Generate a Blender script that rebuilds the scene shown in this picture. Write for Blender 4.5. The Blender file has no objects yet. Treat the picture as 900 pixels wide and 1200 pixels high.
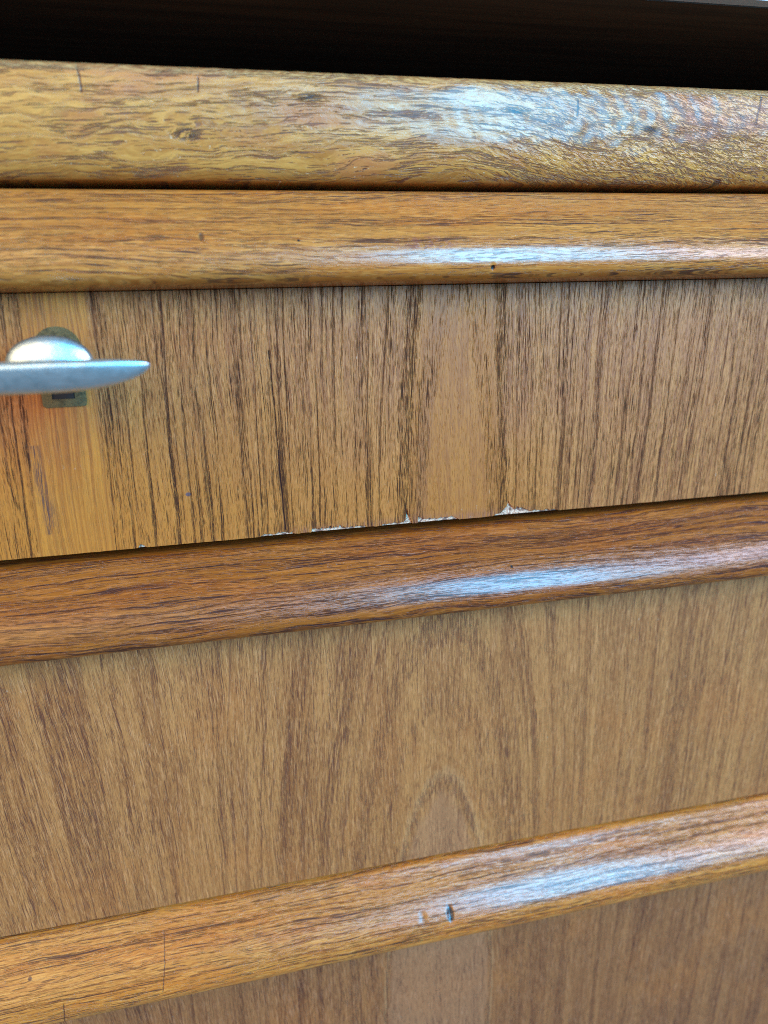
import bpy, bmesh, math, random
from mathutils import Matrix, Vector, noise as mnoise

random.seed(7)
SC = bpy.context.scene
COL = SC.collection
MM = 0.001
D = 0.225                                   # camera to drawer-front plane

# ------------------------------------------------------------------ camera
cam = bpy.data.cameras.new('camera')
cam_o = bpy.data.objects.new('camera', cam)
COL.objects.link(cam_o)
H_ = Vector((0.97401317, -0.08390828, 0.21037524))
V_ = Vector((0.02894436, 0.96734221, 0.25181594))
N_ = H_.cross(V_)
right = Vector((H_.x, N_.x, -V_.x)); down = Vector((H_.y, N_.y, -V_.y)); fwd = Vector((H_.z, N_.z, -V_.z))
m = Matrix.Identity(4)
for r in range(3):
    m[r][0] = right[r]; m[r][1] = -down[r]; m[r][2] = -fwd[r]
m[0][3], m[1][3], m[2][3] = 0, -D, 0
cam_o.matrix_world = m
cam.sensor_fit = 'HORIZONTAL'; cam.sensor_width = 36; cam.lens = 34.8
cam.clip_start = 0.01; cam.clip_end = 100
cam.dof.use_dof = True; cam.dof.focus_distance = 0.231; cam.dof.aperture_fstop = 10.0
SC.camera = cam_o

# ------------------------------------------------------------------ light
world = bpy.data.worlds.new('World'); SC.world = world; world.use_nodes = True
bg = world.node_tree.nodes['Background']
bg.inputs[0].default_value = (0.62, 0.76, 1.0, 1); bg.inputs[1].default_value = 0.26

def area(name, az, el, dist, sx, sy, watts, color, target=(0.09, 0, -0.06)):
    l = bpy.data.lights.new(name, 'AREA'); l.shape = 'RECTANGLE'; l.size = sx; l.size_y = sy
    l.energy = watts; l.color = color
    o = bpy.data.objects.new(name, l); COL.objects.link(o)
    a, e = math.radians(az), math.radians(el); t = Vector(target)
    d = Vector((math.sin(a) * math.cos(e), -math.cos(a) * math.cos(e), math.sin(e)))
    o.location = t + d * dist
    o.rotation_euler = (-d).to_track_quat('-Z', 'Y').to_euler()
    return o
area('window_light', 23.5, 19, 2.2, 0.52, 1.45, 112, (0.03, 0.52, 1.0))
area('wide_window_light', 51, 18, 2.7, 1.5, 1.1, 62, (0.84, 0.78, 1.0))
area('warm_fill_light', -44, 24, 2.6, 2.8, 2.4, 74, (1.0, 0.66, 0.38))  # added fill from an unseen source, warms the diffuse light

SC.cycles.use_denoising = False; SC.cycles.filter_width = 1.0
SC.cycles.sample_clamp_direct = 6.0; SC.cycles.sample_clamp_indirect = 2.0
SC.view_settings.view_transform = 'Standard'; SC.view_settings.look = 'None'
SC.view_settings.exposure = -0.04; SC.view_settings.gamma = 1.0
try: SC.view_settings.use_curve_mapping = False
except Exception: pass

# ------------------------------------------------------------------ node helpers
class S:
    """a socket one can do arithmetic with"""
    def __init__(s, g, k): s.g, s.k = g, k
    def __add__(s, o): return s.g.op('ADD', s, o)
    __radd__ = __add__
    def __sub__(s, o): return s.g.op('SUBTRACT', s, o)
    def __rsub__(s, o): return s.g.op('SUBTRACT', o, s)
    def __mul__(s, o): return s.g.op('MULTIPLY', s, o)
    __rmul__ = __mul__
    def __truediv__(s, o): return s.g.op('DIVIDE', s, o)

class G:
    def __init__(g, name):
        g.mat = bpy.data.materials.new(name); g.mat.use_nodes = True
        g.t = g.mat.node_tree; g.n = g.t.nodes; g.l = g.t.links
        g.b = g.n['Principled BSDF']
    def put(g, sock, v):
        if isinstance(v, S): g.l.new(v.k, sock)
        elif isinstance(v, tuple) and len(v) == 3 and sock.type == 'RGBA': sock.default_value = (*v, 1)
        else: sock.default_value = v
    def op(g, o, a, b=0.0, c=None, clamp=False):
        n = g.n.new('ShaderNodeMath'); n.operation = o; n.use_clamp = clamp
        g.put(n.inputs[0], a); g.put(n.inputs[1], b)
        if c is not None: g.put(n.inputs[2], c)
        return S(g, n.outputs[0])
    def mn(g, a, b): return g.op('MINIMUM', a, b)
    def mx(g, a, b): return g.op('MAXIMUM', a, b)
    def clamp(g, a): return g.op('ADD', a, 0.0, clamp=True)
    def xyz(g, off=(0, 0, 0)):
        tc = g.n.new('ShaderNodeTexCoord'); sp = g.n.new('ShaderNodeSeparateXYZ')
        g.l.new(tc.outputs['Object'], sp.inputs[0])
        return [S(g, sp.outputs[i]) * 1000.0 + off[i] for i in range(3)]      # millimetres
    def vec(g, x, y, z=0.0):
        n = g.n.new('ShaderNodeCombineXYZ')
        for i, v in enumerate((x, y, z)): g.put(n.inputs[i], v)
        return S(g, n.outputs[0])
    def noise(g, x, y, z=0.0, detail=2.0, rough=0.5, dist=0.0, scale=1.0):
        n = g.n.new('ShaderNodeTexNoise'); n.noise_dimensions = '3D'
        g.put(n.inputs['Vector'], g.vec(x, y, z)); n.inputs['Scale'].default_value = scale
        n.inputs['Detail'].default_value = detail; n.inputs['Roughness'].default_value = rough
        n.inputs['Distortion'].default_value = dist
        return S(g, n.outputs[0])
    def ss(g, v, lo, hi, a=0.0, b=1.0):
        n = g.n.new('ShaderNodeMapRange'); n.interpolation_type = 'SMOOTHSTEP'
        g.put(n.inputs[0], v); g.put(n.inputs[1], lo); g.put(n.inputs[2], hi)
        g.put(n.inputs[3], a); g.put(n.inputs[4], b)
        return S(g, n.outputs[0])
    def lin(g, v, lo, hi, a=0.0, b=1.0):
        n = g.n.new('ShaderNodeMapRange')
        g.put(n.inputs[0], v); g.put(n.inputs[1], lo); g.put(n.inputs[2], hi)
        g.put(n.inputs[3], a); g.put(n.inputs[4], b)
        return S(g, n.outputs[0])
    def mix(g, f, a, b):
        n = g.n.new('ShaderNodeMix'); n.data_type = 'RGBA'
        g.put(n.inputs['Factor'], f); g.put(n.inputs[6], a); g.put(n.inputs[7], b)
        return S(g, n.outputs[2])
    def dash(g, x, z, fx, fz, dens, size=0.34, seed=0.0):
        """elongated dashes (wood pores): cells 1/fx by 1/fz mm, each kept with chance dens"""
        n = g.n.new('ShaderNodeTexVoronoi'); n.voronoi_dimensions = '2D'; n.feature = 'F1'
        n.inputs['Scale'].default_value = 1.0; n.inputs['Randomness'].default_value = 1.0
        g.put(n.inputs['Vector'], g.vec(x * fx + seed * 17.3, z * fz + seed * 5.7))
        d = S(g, n.outputs['Distance'])
        sp = g.n.new('ShaderNodeSeparateColor'); g.l.new(n.outputs['Color'], sp.inputs[0])
        keep = g.ss(S(g, sp.outputs[0]) - dens, 0.03, -0.03)
        sz = g.lin(S(g, sp.outputs[1]), 0.0, 1.0, size * 0.65, size * 1.35)
        return g.ss(d - sz, 0.09, -0.09) * keep
    def spot(g, x, z, cx, cz, a, b, soft=0.5):
        u = (x - cx) / a; v = (z - cz) / b
        return g.ss(u * u + v * v, 1.0 + soft, 1.0 - soft)
    def slash(g, x, z, x0, z0, x1, z1, w, soft=0.5):
        """mask of a thin scratch running from (x0,z0) to (x1,z1)"""
        L = math.hypot(x1 - x0, z1 - z0); ux, uz = (x1 - x0) / L, (z1 - z0) / L
        s = (x - x0) * ux + (z - z0) * uz
        t = g.op('ABSOLUTE', (x - x0) * (-uz) + (z - z0) * ux)
        return g.ss(t, w * (1 + soft), w * (1 - soft)) * g.ss(s, -0.4, 0.2) * g.ss(s, L + 0.4, L - 0.2)
    def bump(g, h, dist, strength=1.0, prev=None):
        n = g.n.new('ShaderNodeBump'); n.inputs['Strength'].default_value = strength
        n.inputs['Distance'].default_value = dist
        g.put(n.inputs['Height'], h)
        if prev is not None: g.l.new(prev.k, n.inputs['Normal'])
        return S(g, n.outputs[0])
    def out(g, color, rough, normal=None, spec=0.5, metal=0.0, coat=0.0, coat_rough=0.25):
        g.put(g.b.inputs['Base Color'], color); g.put(g.b.inputs['Roughness'], rough)
        g.put(g.b.inputs['Metallic'], metal); g.put(g.b.inputs['Specular IOR Level'], spec)
        g.put(g.b.inputs['Coat Weight'], coat); g.put(g.b.inputs['Coat Roughness'], coat_rough)
        if normal is not None:
            g.l.new(normal.k, g.b.inputs['Normal'])
        return g.mat

# ------------------------------------------------------------------ materials
def veneer(name, off, seed, light, mid, dark_line, first=False, third=False):
    """vertical-grain teak veneer: rings cut slightly askew give the cathedral figure"""
    g = G(name); x, y, z = g.xyz(off)
    # slow wander of the grain
    wob = g.noise(x * 0.016, z * 0.007, seed, 2) - 0.5
    wob2 = g.noise(x * 0.09, z * 0.018, seed + 3, 2) - 0.5
    wob3 = g.noise(x * 0.35, z * 0.10, seed + 5, 2) - 0.5
    lean = g.ss(x, 90.0, 150.0) * (z * -0.075)
    if not first: lean = lean + g.ss(x, 10.0, -60.0) * ((z + 130.0) * 0.13)
    xw = x + wob * 8.0 + wob2 * 2.0 + wob3 * 0.5 + lean
    if first: d = 16.8 + z * 0.05; xc = 75.0 + z * 0.02
    else: d = 53.0 + z * 0.20; xc = 69.0 + (z + 165.0) * 0.03
    u = xw - xc
    r = g.op('SQRT', u * u + d * d)
    rs = r + g.ss(u, -3.0, 3.0) * 17.0 * g.ss(r, 22.0, 30.0)      # the two flanks differ
    ring = g.noise(rs * 0.25, z * 0.003, seed + 11, 1.5)
    ringf = g.noise(rs * 0.95, z * 0.008, seed + 17, 2)
    band = g.ss(ring * 0.5 + ringf * 0.5, 0.47, 0.62)
    line = g.ss(ringf, 0.56, 0.68)
    if not first:
        calm = g.ss(r, 44.0, 30.0); band = band * (1.0 - calm * 0.75); line = line * (1.0 - calm * 0.8)
    gz = g.noise(x * 0.04, z * 0.035, seed + 71, 3) - 0.5
    # grain-following coordinate: pores line up with the rings
    gx = xw
    core = g.ss(r, 22.6, 18.5) if first else 0.0
    rightm = g.ss(x, 85.0, 120.0)
    den = band * (0.44 if first else 0.28) + gz * 0.46
    p1 = g.noise(gx * 3.0, z * 0.13, seed + 23, 4, 0.66)
    def ringline(rad, w):
        return g.ss(g.op('ABSOLUTE', r - rad - wob3 * 1.6 - (p1 - 0.5) * 1.5), w, w * 0.3)
    if first: den = den - core * 0.26 + ringline(21.2, 1.2) * 0.7 + ringline(23.0, 0.7) * 0.3
    else: den = den + ringline(20.6, 1.0) * 0.42 + ringline(27.5, 1.6) * 0.14 + ringline(33.0, 2.4) * 0.30
    D1 = g.dash(gx, z, 4.2, 0.13, den + 0.04, 0.34, seed)
    D2 = g.dash(gx, z, 6.4, 0.28, den + 0.13, 0.36, seed + 1.3)
    D3 = g.dash(gx + (wob3 * 0.5), z, 2.9, 0.034, den * 0.5 + 0.07, 0.27, seed + 2.1)
    D4 = g.dash(gx, z, 9.5, 0.55, den * 0.6 + 0.30, 0.36, seed + 3.7)
    p2 = g.noise(gx * 5.5, z * 0.5, seed + 29, 3, 0.65)
    pores = g.mx(g.mx(D1 * 0.95, D2 * 0.75), g.mx(D3 * g.ss(p2, 0.32, 0.48) * (0.95 - rightm * 0.35), D4 * 0.34))
    thread = line * g.ss(p2, 0.36, 0.50) * g.ss(p1, 0.36, 0.50)
    if first:
        pores = g.mx(pores, thread * (0.90 - rightm * 0.35) * (1.0 - core))
    else:
        pores = g.mx(pores * 0.80, thread * 0.35)
    pores = g.clamp(pores)
    # colours
    tone = g.noise(xw * 0.11, z * 0.004, seed + 37, 3, 0.6)
    tone2 = g.noise(gx * 1.1, z * 0.03, seed + 41, 4, 0.65)
    tone3 = g.noise(gx * 4.5, z * 0.22, seed + 47, 2, 0.6)
    col = g.mix(g.ss(tone * 0.22 + tone2 * 0.43 + tone3 * 0.35, 0.40, 0.60), light, mid)
    col = g.mix(band * 0.40, col, tuple(c * k for c, k in zip(mid, (0.66, 0.55, 0.55))))
    blot = g.noise(x * 0.035, z * 0.03, seed + 43, 3)
    col = g.mix(g.ss(blot, 0.48, 0.68) * 0.28, col, (0.40, 0.125, 0.028))
    if not first:
        rj = r + wob3 * 3.0 + (p1 - 0.5) * 3.0
        col = g.mix(g.ss(rj, 20.6, 18.6) * 0.5, col, (0.31, 0.135, 0.062))
        col = g.mix(g.ss(g.op('ABSOLUTE', rj - 21.2), 1.0, 0.2) * 0.2, col, (0.50, 0.27, 0.12))
    P1 = g.dash(gx, z, 2.2, 0.16, gz * 0.5 + 0.22, 0.34, seed + 4.9)
    P2 = g.dash(gx, z, 5.0, 0.50, gz * 0.4 + 0.30, 0.36, seed + 6.1)
    pmask = g.mx(P1 * 0.8, P2 * 0.6)
    col = g.mix(pmask * 0.5, col, tuple(min(0.7, v * 1.35 + 0.04) for v in light))
    rough = 0.42 + 0.10 * tone2
    if first:
        # golden sapwood stripe behind the lock
        e0 = -48.9 + (z - 10.0) * 0.07 + wob2 * 1.6
        e1 = -32.4 + wob2 * 1.5 + wob3 * 0.4
        sap = g.ss(x, e0 - 0.35, e0 + 0.35) * g.ss(x, e1 + 0.3, e1 - 0.3)
        st = g.noise(xw * 1.3, z * 0.012, 71.0, 4, 0.65)
        sapc = g.mix(g.ss(st, 0.42, 0.60), (0.55, 0.200, 0.026), (0.27, 0.074, 0.010))
        sapc = g.mix(g.ss(blot, 0.40, 0.62) * 0.5, sapc, (0.33, 0.095, 0.016))
        sapl = g.slash(x + wob3 * 0.8, z, -43.9, -28.0, -43.0, -64.0, 0.16, 0.8)
        sapl = g.mx(sapl, g.slash(x + wob3 * 0.8, z, -38.0, -26.0, -37.6, -64.0, 0.2, 0.8) * 0.6)
        sapl = g.mx(sapl, g.slash(x + wob3 * 0.8, z, -43.8, 9.0, -43.5, 2.0, 0.2, 0.8))
        col = g.mix(sap, col, g.mix(sapl * 0.6, sapc, (0.2, 0.07, 0.015)))
        pores = pores * (1.0 - sap * 0.72)
        # colour turns more orange towards the bottom, left and middle; heart orange throughout
        ragged = z + (blot - 0.5) * 50.0 + wob2 * 14.0
        low = g.ss(ragged, -14.0, -44.0) * g.ss(x, 30.0, -40.0) * (1.0 - sap)
        col = g.mix(low * 0.7, col, g.mix(g.ss(tone2, 0.38, 0.6), (0.50, 0.165, 0.020), (0.30, 0.085, 0.012)))
        mid_low = g.ss(ragged, -18.0, -60.0) * g.ss(x, 125.0, 90.0)
        col = g.mix(mid_low * 0.6, col, (0.45, 0.145, 0.014))
        heartc = g.mix(g.ss(tone2 * 0.5 + tone3 * 0.5, 0.38, 0.62), (0.42, 0.138, 0.015), (0.29, 0.083, 0.009))
        col = g.mix(core * 0.95, col, heartc)
        shade = ringline(18.0, 1.6) * 0.28
        col = g.mix(shade * g.ss(u, 2.0, -2.0), col, (0.22, 0.075, 0.03))
        # rubbed dark streak by the left edge
        stain = g.slash(x, z, -51.0, -32.0, -49.0, -58.0, 1.5, 0.9) * g.ss(p1, 0.44, 0.56)
        col = g.mix(stain * 0.85, col, (0.05, 0.022, 0.025))
        # long check running down the panel
        xs = x + wob3 * 0.9 + (p1 - 0.5) * 0.5
        chk = g.slash(xs, z, 16.9, -8.0, 18.2, -52.0, 0.24, 0.7) * g.ss(p2, 0.34, 0.46)
        chk = g.mx(chk, g.slash(xs, z, 17.8, -42.0, 18.4, -63.0, 0.30, 0.7))
        pores = g.mx(pores, chk)
        br = g.spot(x, z, -9.9, -49.3, 0.8, 0.6)
        col = g.mix(br, col, (0.12, 0.06, 0.06))
        # reddish raw wood along the broken edge
        raw = g.ss(z + (p1 - 0.5) * 5.0, -61.0, -63.6) * g.ss(x, 12.0, 25.0) * g.ss(x, 106.0, 98.0) * g.ss(p1, 0.44, 0.58)
        col = g.mix(raw * 0.6, col, (0.20, 0.065, 0.045))
    # scuffs
    sc = g.noise(x * 0.9, z * 0.4, seed + 59, 4, 0.7)
    sm = g.noise(x * 0.05, z * 0.04, seed + 61, 2)
    scuff = g.ss(sc, 0.64, 0.74) * g.ss(sm, 0.48, 0.62)
    col = g.mix(scuff * 0.40, col, (0.60, 0.48, 0.36))
    col = g.mix(pores * 0.97, col, dark_line)
    n = g.bump(1.0 - pores + pmask * 0.2 + tone3 * 0.3, 0.00014, 0.8)
    fib = g.noise(gx * 6.0, z * 0.6, seed + 67, 2)
    n = g.bump(fib, 0.00005, 0.6, n)
    return g.out(col, rough + pores * 0.25, n, spec=0.34 - pores * 0.33)

def solid(name, off, seed, light, mid, dark, rough=0.30, slope=0.0, marks=None, streak=1.0, orange=0.5):
    """solid teak, grain along X"""
    g = G(name); x, y, z = g.xyz(off)
    q = z + y * 0.55
    w1 = g.noise(x * 0.010, q * 0.05, seed, 2) - 0.5
    w2 = g.noise(x * 0.06, q * 0.22, seed + 2, 2) - 0.5
    qw = q + w1 * 9.0 + w2 * 1.6 + x * slope
    a = g.noise(x * 0.005, qw * 0.42, seed + 5, 3, 0.6)
    b = g.noise(x * 0.025, qw * 1.9, seed + 7, 4, 0.66)
    c = g.noise(x * 0.16, qw * 5.5, seed + 9, 3, 0.6)
    p1 = g.noise(x * 0.085, qw * 2.2, seed + 11, 4, 0.66)
    band = g.ss(a * 0.6 + b * 0.4, 0.46, 0.60)
    col = g.mix(g.ss(a * 0.3 + b * 0.45 + c * 0.25, 0.40, 0.60), light, mid)
    bl = g.noise(x * 0.02, q * 0.09, seed + 19, 3)
    col = g.mix(g.ss(bl, 0.44, 0.64) * orange, col, tuple((p + q) * 0.5 * k for p, q, k in zip(light, mid, (1.2, 0.95, 0.6))))
    gz = g.noise(x * 0.022, q * 0.16, seed + 37, 3) - 0.5
    P1 = g.dash(qw, x, 2.0, 0.10, gz * 0.5 + 0.26, 0.34, seed + 4.9)
    P2 = g.dash(qw, x, 4.2, 0.30, gz * 0.4 + 0.32, 0.36, seed + 6.1)
    pale = g.mx(P1 * 0.8, P2 * 0.6)
    col = g.mix(pale * 0.6, col, tuple(min(0.7, v * 1.5 + 0.02) for v in light))
    den = band * 0.42 + gz * 0.50
    D1 = g.dash(qw, x, 2.6, 0.075, den + 0.00, 0.34, seed + 0.3)
    D2 = g.dash(qw, x, 4.6, 0.20, den + 0.10, 0.36, seed + 1.3)
    D3 = g.dash(qw, x, 1.7, 0.022, den * 0.6 + 0.00, 0.27, seed + 2.1)
    D4 = g.dash(qw, x, 7.5, 0.40, den * 0.6 + 0.28, 0.36, seed + 3.7)
    pores = g.mx(g.mx(D1 * 0.9, D2 * 0.7), g.mx(D3 * g.ss(c, 0.36, 0.5) * streak, D4 * 0.32))
    th = g.ss(b, 0.58, 0.66) * g.ss(c, 0.42, 0.56) * g.ss(p1, 0.40, 0.55)
    pores = g.clamp(g.mx(pores, th * 0.8 * streak))
    col = g.mix(pores * 0.94, col, dark)
    ht = 1.0 - pores + b * 0.5 + c * 0.3
    rg = rough + pores * 0.25 + (b - 0.5) * 0.16
    if marks:
        col, ht, rg = marks(g, x, y, z, col, ht, rg)
    n = g.bump(ht, 0.00016, 0.8)
    big = g.noise(x * 0.05, q * 0.30, seed + 31, 3)
    n = g.bump(big, 0.0007, 0.4, n)
    return g.out(col, rg, n, spec=0.45 - pores * 0.3, coat=0.35, coat_rough=0.20)

def marks_lip1(g, x, y, z, col, ht, rg):
    s = g.spot(x, z, 81.6, 13.4, 0.6, 0.6)
    s2 = g.spot(x, z, 0.4, 22.4, 0.7, 1.1, 0.7)
    s3 = g.spot(x, z, 26.0, 21.2, 0.4, 0.3)
    sp = g.noise(x * 0.5, z * 0.6, 3.1, 3)
    red = g.spot(x, z, 62.0, 20.0, 9.0, 2.2, 0.9) * g.ss(sp, 0.48, 0.62)
    col = g.mix(red * 0.7, col, (0.24, 0.07, 0.04))
    col = g.mix(g.mx(s, g.mx(s2 * 0.7, s3)), col, (0.02, 0.014, 0.012))
    return col, ht - s * 2.0 - s2, rg
def marks_lip2(g, x, y, z, col, ht, rg):
    s = g.spot(x, z, 90.0, -79.4, 0.45, 0.4)
    col = g.mix(s, col, (0.03, 0.015, 0.012))
    return col, ht - s, rg
def marks_lip3(g, x, y, z, col, ht, rg):
    xs = x + (g.noise(x * 0.3, z * 0.5, 77.0, 3) - 0.5) * 0.8 + (z + 206.0) * (z + 206.0) * 0.008
    k = g.slash(xs, z, -31.5, -200.0, -32.5, -214.5, 0.13, 0.6)
    k2 = g.slash(xs + (z + 215.0) * (z + 215.0) * 0.012, z, -63.5, -212.0, -62.8, -221.0, 0.16, 0.6)
    s = g.spot(x, z, -74.0, -204.0, 0.6, 0.5)
    h1 = g.spot(x, z, 57.4, -208.6, 1.5, 1.8, 0.9)
    h2 = g.spot(x, z, 67.6, -209.0, 1.35, 2.3, 0.6)
    col = g.mix(g.mx(g.mx(k, k2) * 0.8, s * 0.9), col, (0.07, 0.022, 0.012))
    col = g.mix(g.mx(h1 * 0.40 * g.ss(g.noise(x * 1.2, z * 1.2, 5.0), 0.4, 0.6), h2 * 0.97), col, (0.025, 0.02, 0.02))
    return col, ht - k - k2 - h1 * 0.6 - h2, rg

def rail_mat(name, off):
    """worn golden teak: flaked dark figure, hammered relief to the right"""
    g = G(name); x, y, z = g.xyz(off)
    rightw = g.ss(x, 62.0, 125.0)
    w1 = g.noise(x * 0.02, z * 0.05, 2.0, 3) - 0.5
    w2 = g.noise(x * 0.10, z * 0.25, 4.0, 3) - 0.5
    zw = z + w1 * 16.0 + w2 * 3.0 + (x - 60.0) * (rightw * 0.30 - 0.06)
    a = g.noise(x * 0.03, zw * 0.28, 6.0, 4, 0.65)
    b = g.noise(x * 0.10, zw * 1.3, 8.0, 4, 0.66)
    f = g.noise(x * 0.30, zw * 3.0, 10.0, 4, 0.68)
    col = g.mix(g.ss(a * 0.35 + b * 0.4 + f * 0.25, 0.40, 0.60), (0.62, 0.280, 0.058), (0.40, 0.145, 0.024))
    bl = g.noise(x * 0.03, z * 0.10, 12.0, 3)
    col = g.mix(g.ss(bl, 0.50, 0.68) * 0.55, col, (0.46, 0.14, 0.045))
    # dark flaked figure: large ragged patches made of fibres
    pt = g.noise(x * 0.036, zw * 0.30, 14.0, 6, 0.72)
    patch = g.ss(pt, 0.575, 0.63) * g.ss(f, 0.40, 0.54)
    gz = g.noise(x * 0.03, z * 0.12, 37.0, 3) - 0.5
    den = g.ss(pt, 0.44, 0.60) * 0.30 + gz * 0.4 + rightw * 0.06
    zd = z + w1 * 5.0 + w2 * 0.8 + (x - 60.0) * (rightw * 0.12 - 0.03)
    D1 = g.dash(zd, x, 2.4, 0.085, den + 0.03, 0.34, 1.1)
    D2 = g.dash(zd, x, 4.2, 0.20, den + 0.10, 0.36, 2.3)
    D3 = g.dash(zd + w2 * 1.2, x, 2.0, 0.030, den * 0.8 + 0.06, 0.27, 3.9)
    D4 = g.dash(zd + x * 0.30, x, 2.3, 0.48, rightw * 0.62 - 0.06 + gz * 0.3, 0.34, 5.2)
    dark = g.mx(g.mx(D1 * 0.85, D2 * 0.75), g.mx(D3 * g.ss(f, 0.38, 0.5) * 0.9, D4 * 0.75))
    t = g.op('FRACT', zw * 0.20 + a * 0.4)
    ringl = g.ss(t, 0.70, 0.93) * g.ss(t, 1.0, 0.95) * g.ss(f, 0.40, 0.52) * g.ss(gz, -0.16, 0.06)
    crack = g.ss(t, 0.91, 0.95) * g.ss(t, 1.0, 0.97) * g.ss(b, 0.48, 0.58) * g.ss(bl, 0.46, 0.56)
    dark = g.clamp(g.mx(g.mx(dark, crack), g.mx(patch * 0.80, ringl * 0.30)))
    nick = g.mx(g.slash(x + w2, z, -26.6, 64.5, -26.2, 58.0, 0.26, 0.8), g.slash(x + w2, z, 111.2, 60.5, 111.0, 56.0, 0.25, 0.8))
    nick = g.mx(nick, g.slash(x + w2, z, 173.0, 63.0, 171.5, 55.5, 0.32, 0.8))
    nick = g.mx(nick, g.slash(x + w2, z, 3.0, 62.5, 2.6, 59.0, 0.22, 0.8)) * g.ss(f, 0.30, 0.45)
    nick = g.mx(nick, g.spot(x, z, 163.0, 39.0, 1.3, 1.0, 0.7))
    fx = x + w2 * 6.0; fz = z + (f - 0.5) * 1.6
    gouge = g.mx(g.spot(fx, fz, 32.0, 58.6, 4.2, 1.1, 0.8), g.spot(fx, fz, 92.0, 57.0, 5.0, 0.8, 0.8))
    gouge = g.mx(gouge, g.mx(g.spot(fx, fz, 135.0, 53.0, 3.0, 0.8, 0.8), g.spot(fx, fz, -1.0, 49.0, 3.5, 1.5, 0.8)))
    gouge = gouge * g.ss(f, 0.44, 0.54)
    tint = g.mix(g.ss(b, 0.4, 0.6), (0.055, 0.022, 0.026), (0.16, 0.055, 0.035))
    col = g.mix(dark * 0.88, col, tint)
    col = g.mix(g.mx(nick * 0.85, gouge * 0.85), col, (0.04, 0.022, 0.022))
    spk = g.noise(x * 0.5, z * 0.9, 20.0, 3, 0.7)
    spm = g.ss(spk, 0.66, 0.72) * g.ss(z, 56.0, 44.0)
    col = g.mix(spm * 0.8, col, (0.78, 0.60, 0.36))
    # bare worn arris along the top
    top = g.ss(z + (b - 0.5) * 2.0, 62.6, 64.0)
    col = g.mix(top * 0.65, col, g.mix(g.ss(f, 0.42, 0.56), (0.55, 0.35, 0.14), (0.22, 0.10, 0.04)))
    ham = g.noise(x * 0.42, zd * 0.9 + x * 0.12, 22.0, 3, 0.6)
    n = g.bump(ham * (0.15 + rightw * 0.85), 0.0011, 0.6)
    n = g.bump(1.0 - dark - nick - gouge + f * 0.4, 0.00028, 0.8, n)
    return g.out(col, 0.30 + dark * 0.25 + (f - 0.5) * 0.3, n, spec=0.48 - dark * 0.2, coat=0.35, coat_rough=0.22)

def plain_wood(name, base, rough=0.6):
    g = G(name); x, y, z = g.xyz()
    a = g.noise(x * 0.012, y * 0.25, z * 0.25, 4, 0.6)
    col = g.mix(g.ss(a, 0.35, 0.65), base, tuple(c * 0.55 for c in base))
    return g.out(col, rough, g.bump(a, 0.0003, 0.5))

def core_mat():
    g = G('raw broken core wood'); x, y, z = g.xyz()
    a = g.noise(x * 1.8, z * 2.2, 3.0, 4, 0.7)
    b = g.noise(x * 0.5, z * 0.5, 5.0, 2)
    col = g.mix(g.ss(a, 0.38, 0.62), (0.86, 0.60, 0.42), (0.42, 0.18, 0.10))
    col = g.mix(g.ss(b, 0.50, 0.62) * 0.85, col, (0.14, 0.055, 0.04))
    return g.out(col, 0.75, g.bump(a, 0.0004, 0.8), spec=0.3)

def silver_mat():
    g = G('worn silver metal'); x, y, z = g.xyz()
    a = g.noise(x * 0.35, y * 1.2, z * 4.0, 4, 0.6)
    b = g.noise(x * 0.25, y * 0.3, z * 0.3, 4, 0.65)
    col = g.mix(g.ss(b, 0.45, 0.7), (0.68, 0.86, 0.90), (0.52, 0.71, 0.76))
    n = g.bump(a, 0.00008, 0.6); n = g.bump(b, 0.0006, 0.25, n)
    return g.out(col, 0.40 + (a - 0.5) * 0.3, n, metal=1.0)

def bronze_mat():
    g = G('tarnished greenish brass'); x, y, z = g.xyz()
    a = g.noise(x * 0.6, y, z * 0.6, 4, 0.65)
    b = g.noise(x * 3.0, y, z * 3.0, 3, 0.6)
    col = g.mix(g.ss(a, 0.38, 0.66), (0.15, 0.120, 0.055), (0.07, 0.060, 0.032))
    return g.out(col, 0.42 + (b - 0.5) * 0.2, g.bump(b, 0.00008, 0.6), metal=0.75)

def black_mat():
    g = G('black keyhole void'); x, y, z = g.xyz()
    a = g.noise(x, y, z)
    return g.out(g.mix(a, (0.004, 0.004, 0.004), (0.01, 0.009, 0.008)), 0.8)

def pale_sheen_mat():
    g = G('edge strip with painted grey sheen'); x, y, z = g.xyz()  # pale grey puts a sky reflection into the board edge's colour
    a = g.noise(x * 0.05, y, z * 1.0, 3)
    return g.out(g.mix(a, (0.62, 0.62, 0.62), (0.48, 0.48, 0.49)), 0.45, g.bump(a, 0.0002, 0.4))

# ------------------------------------------------------------------ object helpers
def link(name, bm_, mat, parent=None, smooth=False, loc=(0, 0, 0)):
    me = bpy.data.meshes.new(name); bmesh.ops.recalc_face_normals(bm_, faces=bm_.faces)
    bm_.to_mesh(me); bm_.free()
    if smooth:
        for p in me.polygons: p.use_smooth = True
    me.materials.append(mat)
    o = bpy.data.objects.new(name, me); COL.objects.link(o); o.location = loc
    if parent: o.parent = parent
    return o

def thing(name, label, cat, loc, group=None):
    o = bpy.data.objects.new(name, None); COL.objects.link(o); o.location = loc
    o.empty_display_size = 0.02
    o['label'] = label; o['category'] = cat
    if group: o['group'] = group
    return o

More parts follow.
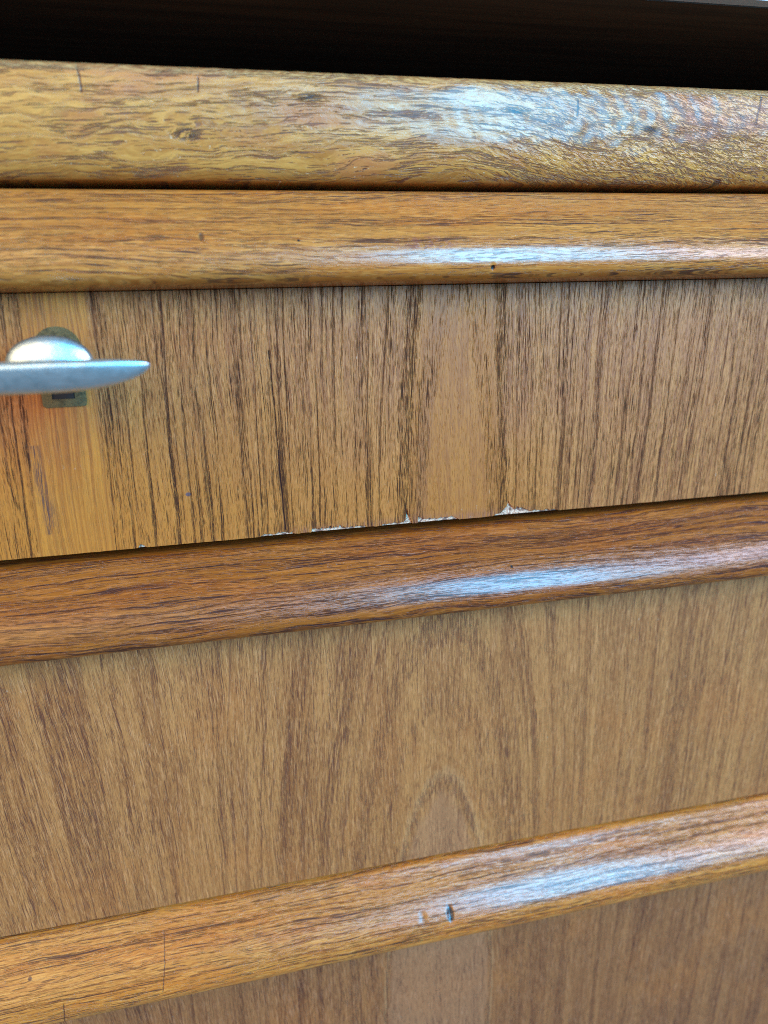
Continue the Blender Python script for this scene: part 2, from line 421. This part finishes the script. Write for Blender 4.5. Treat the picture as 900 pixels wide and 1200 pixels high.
def box(x0, x1, y0, y1, z0, z1, bev=0.0):
    bm_ = bmesh.new()
    bmesh.ops.create_cube(bm_, size=1.0)
    for v in bm_.verts:
        v.co = Vector(((x0 + x1) / 2 + v.co.x * (x1 - x0), (y0 + y1) / 2 + v.co.y * (y1 - y0), (z0 + z1) / 2 + v.co.z * (z1 - z0)))
    if bev > 0:
        bmesh.ops.bevel(bm_, geom=list(bm_.edges), offset=bev, segments=2, affect='EDGES', profile=0.5)
    return bm_

def catmull(pts, n):
    out = []
    P = [pts[0]] + pts + [pts[-1]]
    for i in range(1, len(P) - 2):
        p0, p1, p2, p3 = P[i - 1:i + 3]
        for k in range(n):
            t = k / n
            out.append(tuple(0.5 * (2 * b + (c - a) * t + (2 * a - 5 * b + 4 * c - d) * t * t + (3 * b - a - 3 * c + d) * t ** 3)
                             for a, b, c, d in zip(p0, p1, p2, p3)))
    out.append(pts[-1])
    return out

def sweep(profile, xs, disp=None, back=None):
    """sweep an open (y,z) profile along x, close the back, cap the ends; millimetres in"""
    bm_ = bmesh.new(); rows = []
    prof = list(profile) + list(back or [])
    nfront = len(profile)
    for x in xs:
        row = []
        for k, (y, z) in enumerate(prof):
            dy, dz = (disp(x, y, z) if disp and k < nfront else (0, 0))
            row.append(bm_.verts.new((x * MM, (y + dy) * MM, (z + dz) * MM)))
        rows.append(row)
    n = len(prof)
    for a, b in zip(rows, rows[1:]):
        for k in range(n):
            f = bm_.faces.new((a[k], a[(k + 1) % n], b[(k + 1) % n], b[k]))
            f.smooth = k < nfront - 1
    bm_.faces.new(rows[0]); bm_.faces.new(list(reversed(rows[-1])))
    return bm_

def frange(a, b, step):
    n = max(1, int(round((b - a) / step)))
    return [a + (b - a) * i / n for i in range(n)]

X0, X1 = -370.0, 290.0                       # drawer fronts, mm
KX = -40.9                                   # lock axis

# ------------------------------------------------------------------ carcass
Z_BOTTOM = -347.0
base = Vector((KX * MM, 0.21, (Z_BOTTOM - 22) * MM))
carcass = thing('chest_carcass', 'old teak chest body with worn golden front rail under a dark open slot', 'chest', base)
def lp(o):                                   # parts are modelled in world millimetres; put them in the thing's frame
    o.location = -Vector(o.parent.location)
    return o
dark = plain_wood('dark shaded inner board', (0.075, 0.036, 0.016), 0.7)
teak_side = solid('teak carcass side', (0, 0, 0), 91.0, (0.42, 0.22, 0.08), (0.30, 0.14, 0.05), (0.05, 0.02, 0.015))
def cbox(name, mat, *a, **k): return lp(link(name, box(*[v * MM for v in a], **k), mat, carcass))
for sx in ((X0 - 24, X0 - 3), (X1 + 3, X1 + 24)):
    cbox('side_panel', teak_side, sx[0], sx[1], -2, 420, Z_BOTTOM - 22, 128, bev=0.0012)
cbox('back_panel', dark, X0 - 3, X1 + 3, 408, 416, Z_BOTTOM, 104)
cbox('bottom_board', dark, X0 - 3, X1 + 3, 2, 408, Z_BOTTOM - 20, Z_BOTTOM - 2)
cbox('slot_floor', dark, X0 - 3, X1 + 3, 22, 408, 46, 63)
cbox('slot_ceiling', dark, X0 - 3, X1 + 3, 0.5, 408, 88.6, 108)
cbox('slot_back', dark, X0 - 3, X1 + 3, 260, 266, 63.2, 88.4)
top = cbox('top_board', teak_side, X0 - 32, X1 + 32, -4, 424, 128.3, 148, bev=0.002)
cbox('top_edge_strip', pale_sheen_mat(), X0 - 3, X1 + 3, -4, 0.4, 88.9, 128)

RZ0, RZ1 = 38.2, 65.9
rail_prof = catmull([(10, RZ0), (5.0, RZ0), (2.2, RZ0 + 0.5), (-0.2, RZ0 + 2.4), (-1.6, RZ0 + 5.0), (-2.7, RZ0 + 9), (-3.5, RZ0 + 14),
                     (-3.8, RZ0 + 19), (-3.5, RZ0 + 23.5), (-2.7, RZ0 + 26.3), (-1.0, RZ1 - 0.5), (1.2, RZ1), (10, RZ1)], 5)
def rail_disp(x, y, z):
    p = Vector((x * 0.06, 0, z * 0.16)); q = Vector((x * 0.28 + z * .15, 3, z * 0.45))
    w = max(0.0, min(1.0, (x - 60) / 70))
    d = mnoise.noise(p) * 0.18 + mnoise.noise(q) * (0.05 + 0.17 * w)
    e = mnoise.noise(Vector((x * 0.35, 9, 0))) * 0.10 if z > RZ1 - 1.5 else 0
    k = 1.0 if z > RZ0 + 1 else 0.2
    return d * k, e
xs = frange(X0 - 3, -70, 4) + frange(-70, 70, 0.9) + frange(70, 215, 0.6) + frange(215, X1 + 3, 3) + [X1 + 3]
rail = lp(link('front_rail', sweep(rail_prof, xs, rail_disp, [(22, RZ1), (22, RZ0)]), rail_mat('worn golden teak rail', (0, 0, 0)), carcass))
rail['label'] = 'worn golden front rail with dark flaked figure and a hammered look to the right'

# ------------------------------------------------------------------ drawers
LIP = [(9, -0.3), (2.2, -0.35), (1.0, -0.7), (0.2, -1.6), (-1.6, -4.0), (-4.8, -6.9), (-8.0, -9.9), (-10.7, -13.1), (-12.6, -16.6), (-13.6, -20.1),
       (-13.7, -23.0), (-12.8, -25.2), (-10.6, -26.6), (-6.0, -27.1), (0.6, -27.1)]

def drawer(label, ztop, zbot, vmat, lmat, core, holes=(), chips=None, wob=0):
    t = thing('drawer', label, 'drawer', ((X0 + X1) / 2 * MM, 0.02, zbot * MM), 'drawers stacked in the teak chest')
    put = lambda o: lp(o)
    # lip: the rounded pull along the drawer's top
    prof = catmull(LIP, 6)
    for _ in range(60):                                           # plane the kinks out of the curve
        prof = [prof[0]] + [tuple((a + 2 * b + c) / 4 for a, b, c in zip(*t3)) for t3 in zip(prof, prof[1:], prof[2:])] + [prof[-1]]
    prof = [(y, z + ztop) for y, z in prof]
    def disp(x, y, z):
        d = mnoise.noise(Vector((x * 0.018, wob, z * 0.05))) * 0.25
        for hx, hz, rx, rz, dep in holes:
            q = ((x - hx) / rx) ** 2 + ((z - hz) / rz) ** 2
            if q < 4: d += dep * math.exp(-q * 1.4)
        return d, 0
    xs = frange(X0, -90, 5) + frange(-90, 225, 0.5) + frange(225, X1, 5) + [X1]
    for hx, hz, rx, rz, dep in holes:
        xs = [v for v in xs if abs(v - hx) > 2.6] + frange(hx - 2.6, hx + 2.6, 0.22)
    xs = sorted(set(xs))
    put(link('lip', sweep(prof, xs, disp, [(18, ztop - 27.1), (18, ztop)]), lmat, t))
    # core board and the veneer sheet glued on it
    zt = ztop - 27.3
    put(link('core_board', box(X0 * MM, X1 * MM, 0.75 * MM, 18 * MM, (zbot + 0.12) * MM, zt * MM), core, t))
    bm_ = bmesh.new()
    pts = [(X0, zbot)] + (chips or []) + [(X1, zbot)]
    rows = []
    zm = zbot + 6.0
    for x, z in pts:
        xm = x
        rows.append([bm_.verts.new((xx * MM, yy * MM, zz * MM)) for xx, yy, zz in
                     ((x, 0.66, zt), (x, 0, zt), (xm, 0, zm), (x, 0.0, z + 0.05), (x, 0.10, z), (x, 0.66, z + 0.05))])
    for a, b in zip(rows, rows[1:]):
        for k in range(6):
            bm_.faces.new((a[k], a[(k + 1) % 6], b[(k + 1) % 6], b[k]))
    bm_.faces.new(rows[0]); bm_.faces.new(list(reversed(rows[-1])))
    put(link('veneer', bm_, vmat, t))
    return t

# broken lower edge of the top drawer's veneer: (x, height of the break)
ZB1 = -64.7
rnd = random.Random(3)
chips = []
def edge_run(a, b, lo, hi, step=0.8):
    x = a
    while x < b:
        chips.append((x, ZB1 + rnd.uniform(lo, hi))); x += step * rnd.uniform(0.6, 1.4)
edge_run(-95, -26, -0.03, 0.10, 3.0)
chips += [(-26, ZB1 + 0.1), (-25.2, ZB1 + 0.8), (-24.3, ZB1 + 0.55), (-23.4, ZB1 + 0.1)]
edge_run(-22.5, 11, -0.02, 0.10, 2.0)
edge_run(12, 21, 0.35, 0.75, 0.6)
edge_run(21.2, 26.5, 0.05, 0.25)
edge_run(27, 37, 0.45, 1.15, 0.45)
edge_run(37.2, 44, 0.35, 0.6, 0.6)
edge_run(44.2, 50, 0.10, 0.3, 0.7)
edge_run(50, 56.2, 0.3, 0.7, 0.5)
chips += [(56.6, ZB1 + 0.5), (57.2, ZB1 + 1.1), (57.5, ZB1 + 2.2), (57.8, ZB1 + 3.6), (58.2, ZB1 + 2.6), (58.9, ZB1 + 0.9), (59.5, ZB1 + 0.05),
          (61.2, ZB1 + 0.0), (61.5, ZB1 + 1.5), (61.9, ZB1 + 1.55), (62.6, ZB1 + 0.95), (63.4, ZB1 + 1.0)]
edge_run(64, 72.5, 0.65, 0.95, 0.6)
chips += [(73.0, ZB1 + 0.85), (74.6, ZB1 + 0.55), (75.4, ZB1 - 0.02)]
edge_run(76, 88, -0.05, 0.08, 1.5)
chips += [(88.6, ZB1 + 0.5), (90, ZB1 + 0.6), (91.2, ZB1 + 1.3), (92.0, ZB1 + 2.0), (92.6, ZB1 + 3.6), (93.3, ZB1 + 2.5), (94.4, ZB1 + 1.6), (95.2, ZB1 + 1.05),
          (95.7, ZB1 + 2.0), (96.8, ZB1 + 1.2), (97.6, ZB1 + 1.75), (98.9, ZB1 + 1.15), (100.2, ZB1 + 0.8)]
edge_run(100.8, 109, 0.35, 0.7, 0.7)
chips += [(109.8, ZB1 + 0.5), (110.8, ZB1 + 0.02)]
edge_run(111.5, 225, -0.04, 0.08, 3.0)
chips = [(x, ZB1 + (z - ZB1) * ((1.15 + 0.75 * rnd.random()) if z - ZB1 > 0.3 else 1.0)) for x, z in sorted(chips)]

core = core_mat()
dl = (0.018, 0.008, 0.010)
v1 = veneer('teak veneer of the top drawer', (0, 0, 0), 1.0, (0.43, 0.156, 0.031), (0.245, 0.069, 0.012), dl, first=True)
v2 = veneer('teak veneer of the middle drawer', (0, 0, 0), 1.0, (0.425, 0.168, 0.046), (0.250, 0.084, 0.022), (0.070, 0.022, 0.022))
v3 = veneer('teak veneer of the lower drawer', (0, 0, 0), 1.0, (0.31, 0.116, 0.036), (0.185, 0.061, 0.020), (0.055, 0.018, 0.018), third=True)
l1 = solid('honey teak lip', (0, 0, 0), 21.0, (0.50, 0.190, 0.034), (0.31, 0.089, 0.014), (0.035, 0.016, 0.018), marks=marks_lip1, rough=0.27)
l2 = solid('red brown teak lip', (0, 0, 0), 33.0, (0.34, 0.098, 0.009), (0.155, 0.035, 0.004), (0.030, 0.009, 0.010), marks=marks_lip2, rough=0.30, orange=0.45)
l3 = solid('amber teak lip', (0, 0, 0), 47.0, (0.52, 0.185, 0.028), (0.31, 0.083, 0.011), (0.045, 0.015, 0.014), marks=marks_lip3, rough=0.27)

d1 = drawer('top teak drawer with chipped veneer along its lower edge and a lock', 36.7, ZB1, v1, l1, core, holes=[(81.6, 13.4, 0.6, 0.6, 0.8), (0.4, 22.4, 0.7, 0.9, 0.35)], chips=chips, wob=1)
d2 = drawer('middle teak drawer with arched grain below the chipped veneer edge', -67.0, -192.6, v2, l2, core, wob=5)
d3 = drawer('lowest teak drawer in view, its rounded lip marked by two small dents', -194.2, -345.0, v3, l3, core,
            holes=[(57.4, -208.6, 1.2, 1.4, 0.15), (67.6, -209.0, 1.0, 1.8, 0.5)], wob=9)

# lock plate on the top drawer: round above, square below, with a keyhole let into it
bronze = bronze_mat(); void = black_mat()
def plate_outline(grow=0.0):
    cx, cz, r = KX, -5.6, 6.2 + grow
    w = 5.85 + grow; zb = -21.4 - grow
    pts = []
    a0 = math.radians(-38)
    for i in range(25):
        a = a0 + (math.pi - 2 * a0) * i / 24
        pts.append((cx + r * math.cos(a), cz + r * math.sin(a)))
    c = 0.9
    pts += [(cx - w * 0.86, -13.0), (cx - w, -15.0), (cx - w, zb + c), (cx - w + c * 0.3, zb + c * 0.3), (cx - w + c, zb),
            (cx + w - c, zb), (cx + w - c * 0.3, zb + c * 0.3), (cx + w, zb + c), (cx + w, -15.0), (cx + w * 0.86, -13.0)]
    return pts
def hole_outline():
    cx, cz = KX, -5.6; pts = []
    for i in range(17):
        a = math.radians(-50) + math.radians(280) * i / 16
        pts.append((cx + 3.3 * math.cos(a), cz + 3.3 * math.sin(a)))
    pts += [(cx - 3.1, -14.6), (cx - 3.2, -19.2), (cx + 2.9, -19.2), (cx + 2.8, -14.6)]
    return pts
def ring_plate(outer, inner, y0, y1, bev):
    """flat plate with an opening: fill outline minus hole, then give it depth"""
    bm_ = bmesh.new()
    def loop(pts, y): return [bm_.verts.new((p[0] * MM, y * MM, p[1] * MM)) for p in pts]
    lo, li = loop(outer, y0), loop(inner, y0)
    edges = []
    for L in (lo, li):
        for a, b in zip(L, L[1:] + L[:1]): edges.append(bm_.edges.new((a, b)))
    bmesh.ops.triangle_fill(bm_, edges=edges, use_beauty=True)
    faces = list(bm_.faces)
    r = bmesh.ops.extrude_face_region(bm_, geom=faces)
    for v in [e for e in r['geom'] if isinstance(e, bmesh.types.BMVert)]: v.co.y = y1 * MM
    return bm_
lock = lp(link('lock_plate', ring_plate(plate_outline(), hole_outline(), -0.42, 0.3, 0.1), bronze, d1))
hole_bm = bmesh.new()
hv = [hole_bm.verts.new((p[0] * MM, -0.03 * MM, p[1] * MM)) for p in hole_outline()]
hole_bm.faces.new(hv)
r = bmesh.ops.extrude_face_region(hole_bm, geom=list(hole_bm.faces))
for v in [e for e in r['geom'] if isinstance(e, bmesh.types.BMVert)]: v.co.y = 0.28 * MM
kh = link('keyhole', hole_bm, void, lock)

# ------------------------------------------------------------------ key in the lock
silver = silver_mat()
key = thing('key', 'silver key with a long tapering bar handle, stuck in the top drawer lock', 'key', ((KX + 0.6) * MM, 0, -11.0 * MM))
def lathe_y(prof, seg, sx=1.0, sz=1.0, cz=0.0):
    bm_ = bmesh.new(); rows = []
    for y, r in prof:
        rows.append([bm_.verts.new((sx * r * math.cos(2 * math.pi * i / seg) * MM, y * MM, (cz + sz * r * math.sin(2 * math.pi * i / seg)) * MM)) for i in range(seg)])
    for a, b in zip(rows, rows[1:]):
        for i in range(seg):
            bm_.faces.new((a[i], a[(i + 1) % seg], b[(i + 1) % seg], b[i]))
    bm_.faces.new(rows[0]); bm_.faces.new(list(reversed(rows[-1])))
    return bm_
link('shaft', lathe_y([(14, 2.2), (-8, 2.2), (-12, 2.4), (-20, 2.6), (-42, 2.6)], 24), silver, key, True)
link('collar', lathe_y([(-13.0, 3.0), (-13.4, 6.5), (-14.4, 9.6), (-15.4, 10.6), (-16.2, 10.7), (-17.2, 10.0), (-18.2, 8.2), (-18.9, 5.0), (-19.2, 2.0)], 48, 1.0, 0.66, 2.4), silver, key, True)
# bar: a long flattened spindle across the shaft
bm_ = bmesh.new(); rows = []; NS = 44; SEG = 32; LB = 26.6
def sp(v, e): return math.copysign(abs(v) ** e, v)
for i in range(NS + 1):
    s = -math.cos(math.pi * i / NS)
    k = max(0.0, 1 - abs(s) ** 3.0)
    up = 0.05 + 1.9 * k ** 0.40; lo = 0.05 + 5.5 * k ** 0.66; hy = 0.05 + 2.8 * k ** 0.55
    row = []
    for j in range(SEG):
        a = 2 * math.pi * j / SEG
        yy = -hy * sp(math.cos(a), 0.75); v = sp(math.sin(a), 0.85)
        zz = v * up if v > 0 else v * lo
        row.append(bm_.verts.new((LB * s * MM, (-42 + yy - 0.28 * zz) * MM, (zz + 2.2) * MM)))
    rows.append(row)
for a, b in zip(rows, rows[1:]):
    for j in range(SEG): bm_.faces.new((a[j], a[(j + 1) % SEG], b[(j + 1) % SEG], b[j]))
bm_.faces.new(rows[0]); bm_.faces.new(list(reversed(rows[-1])))
link('bar_handle', bm_, silver, key, True)
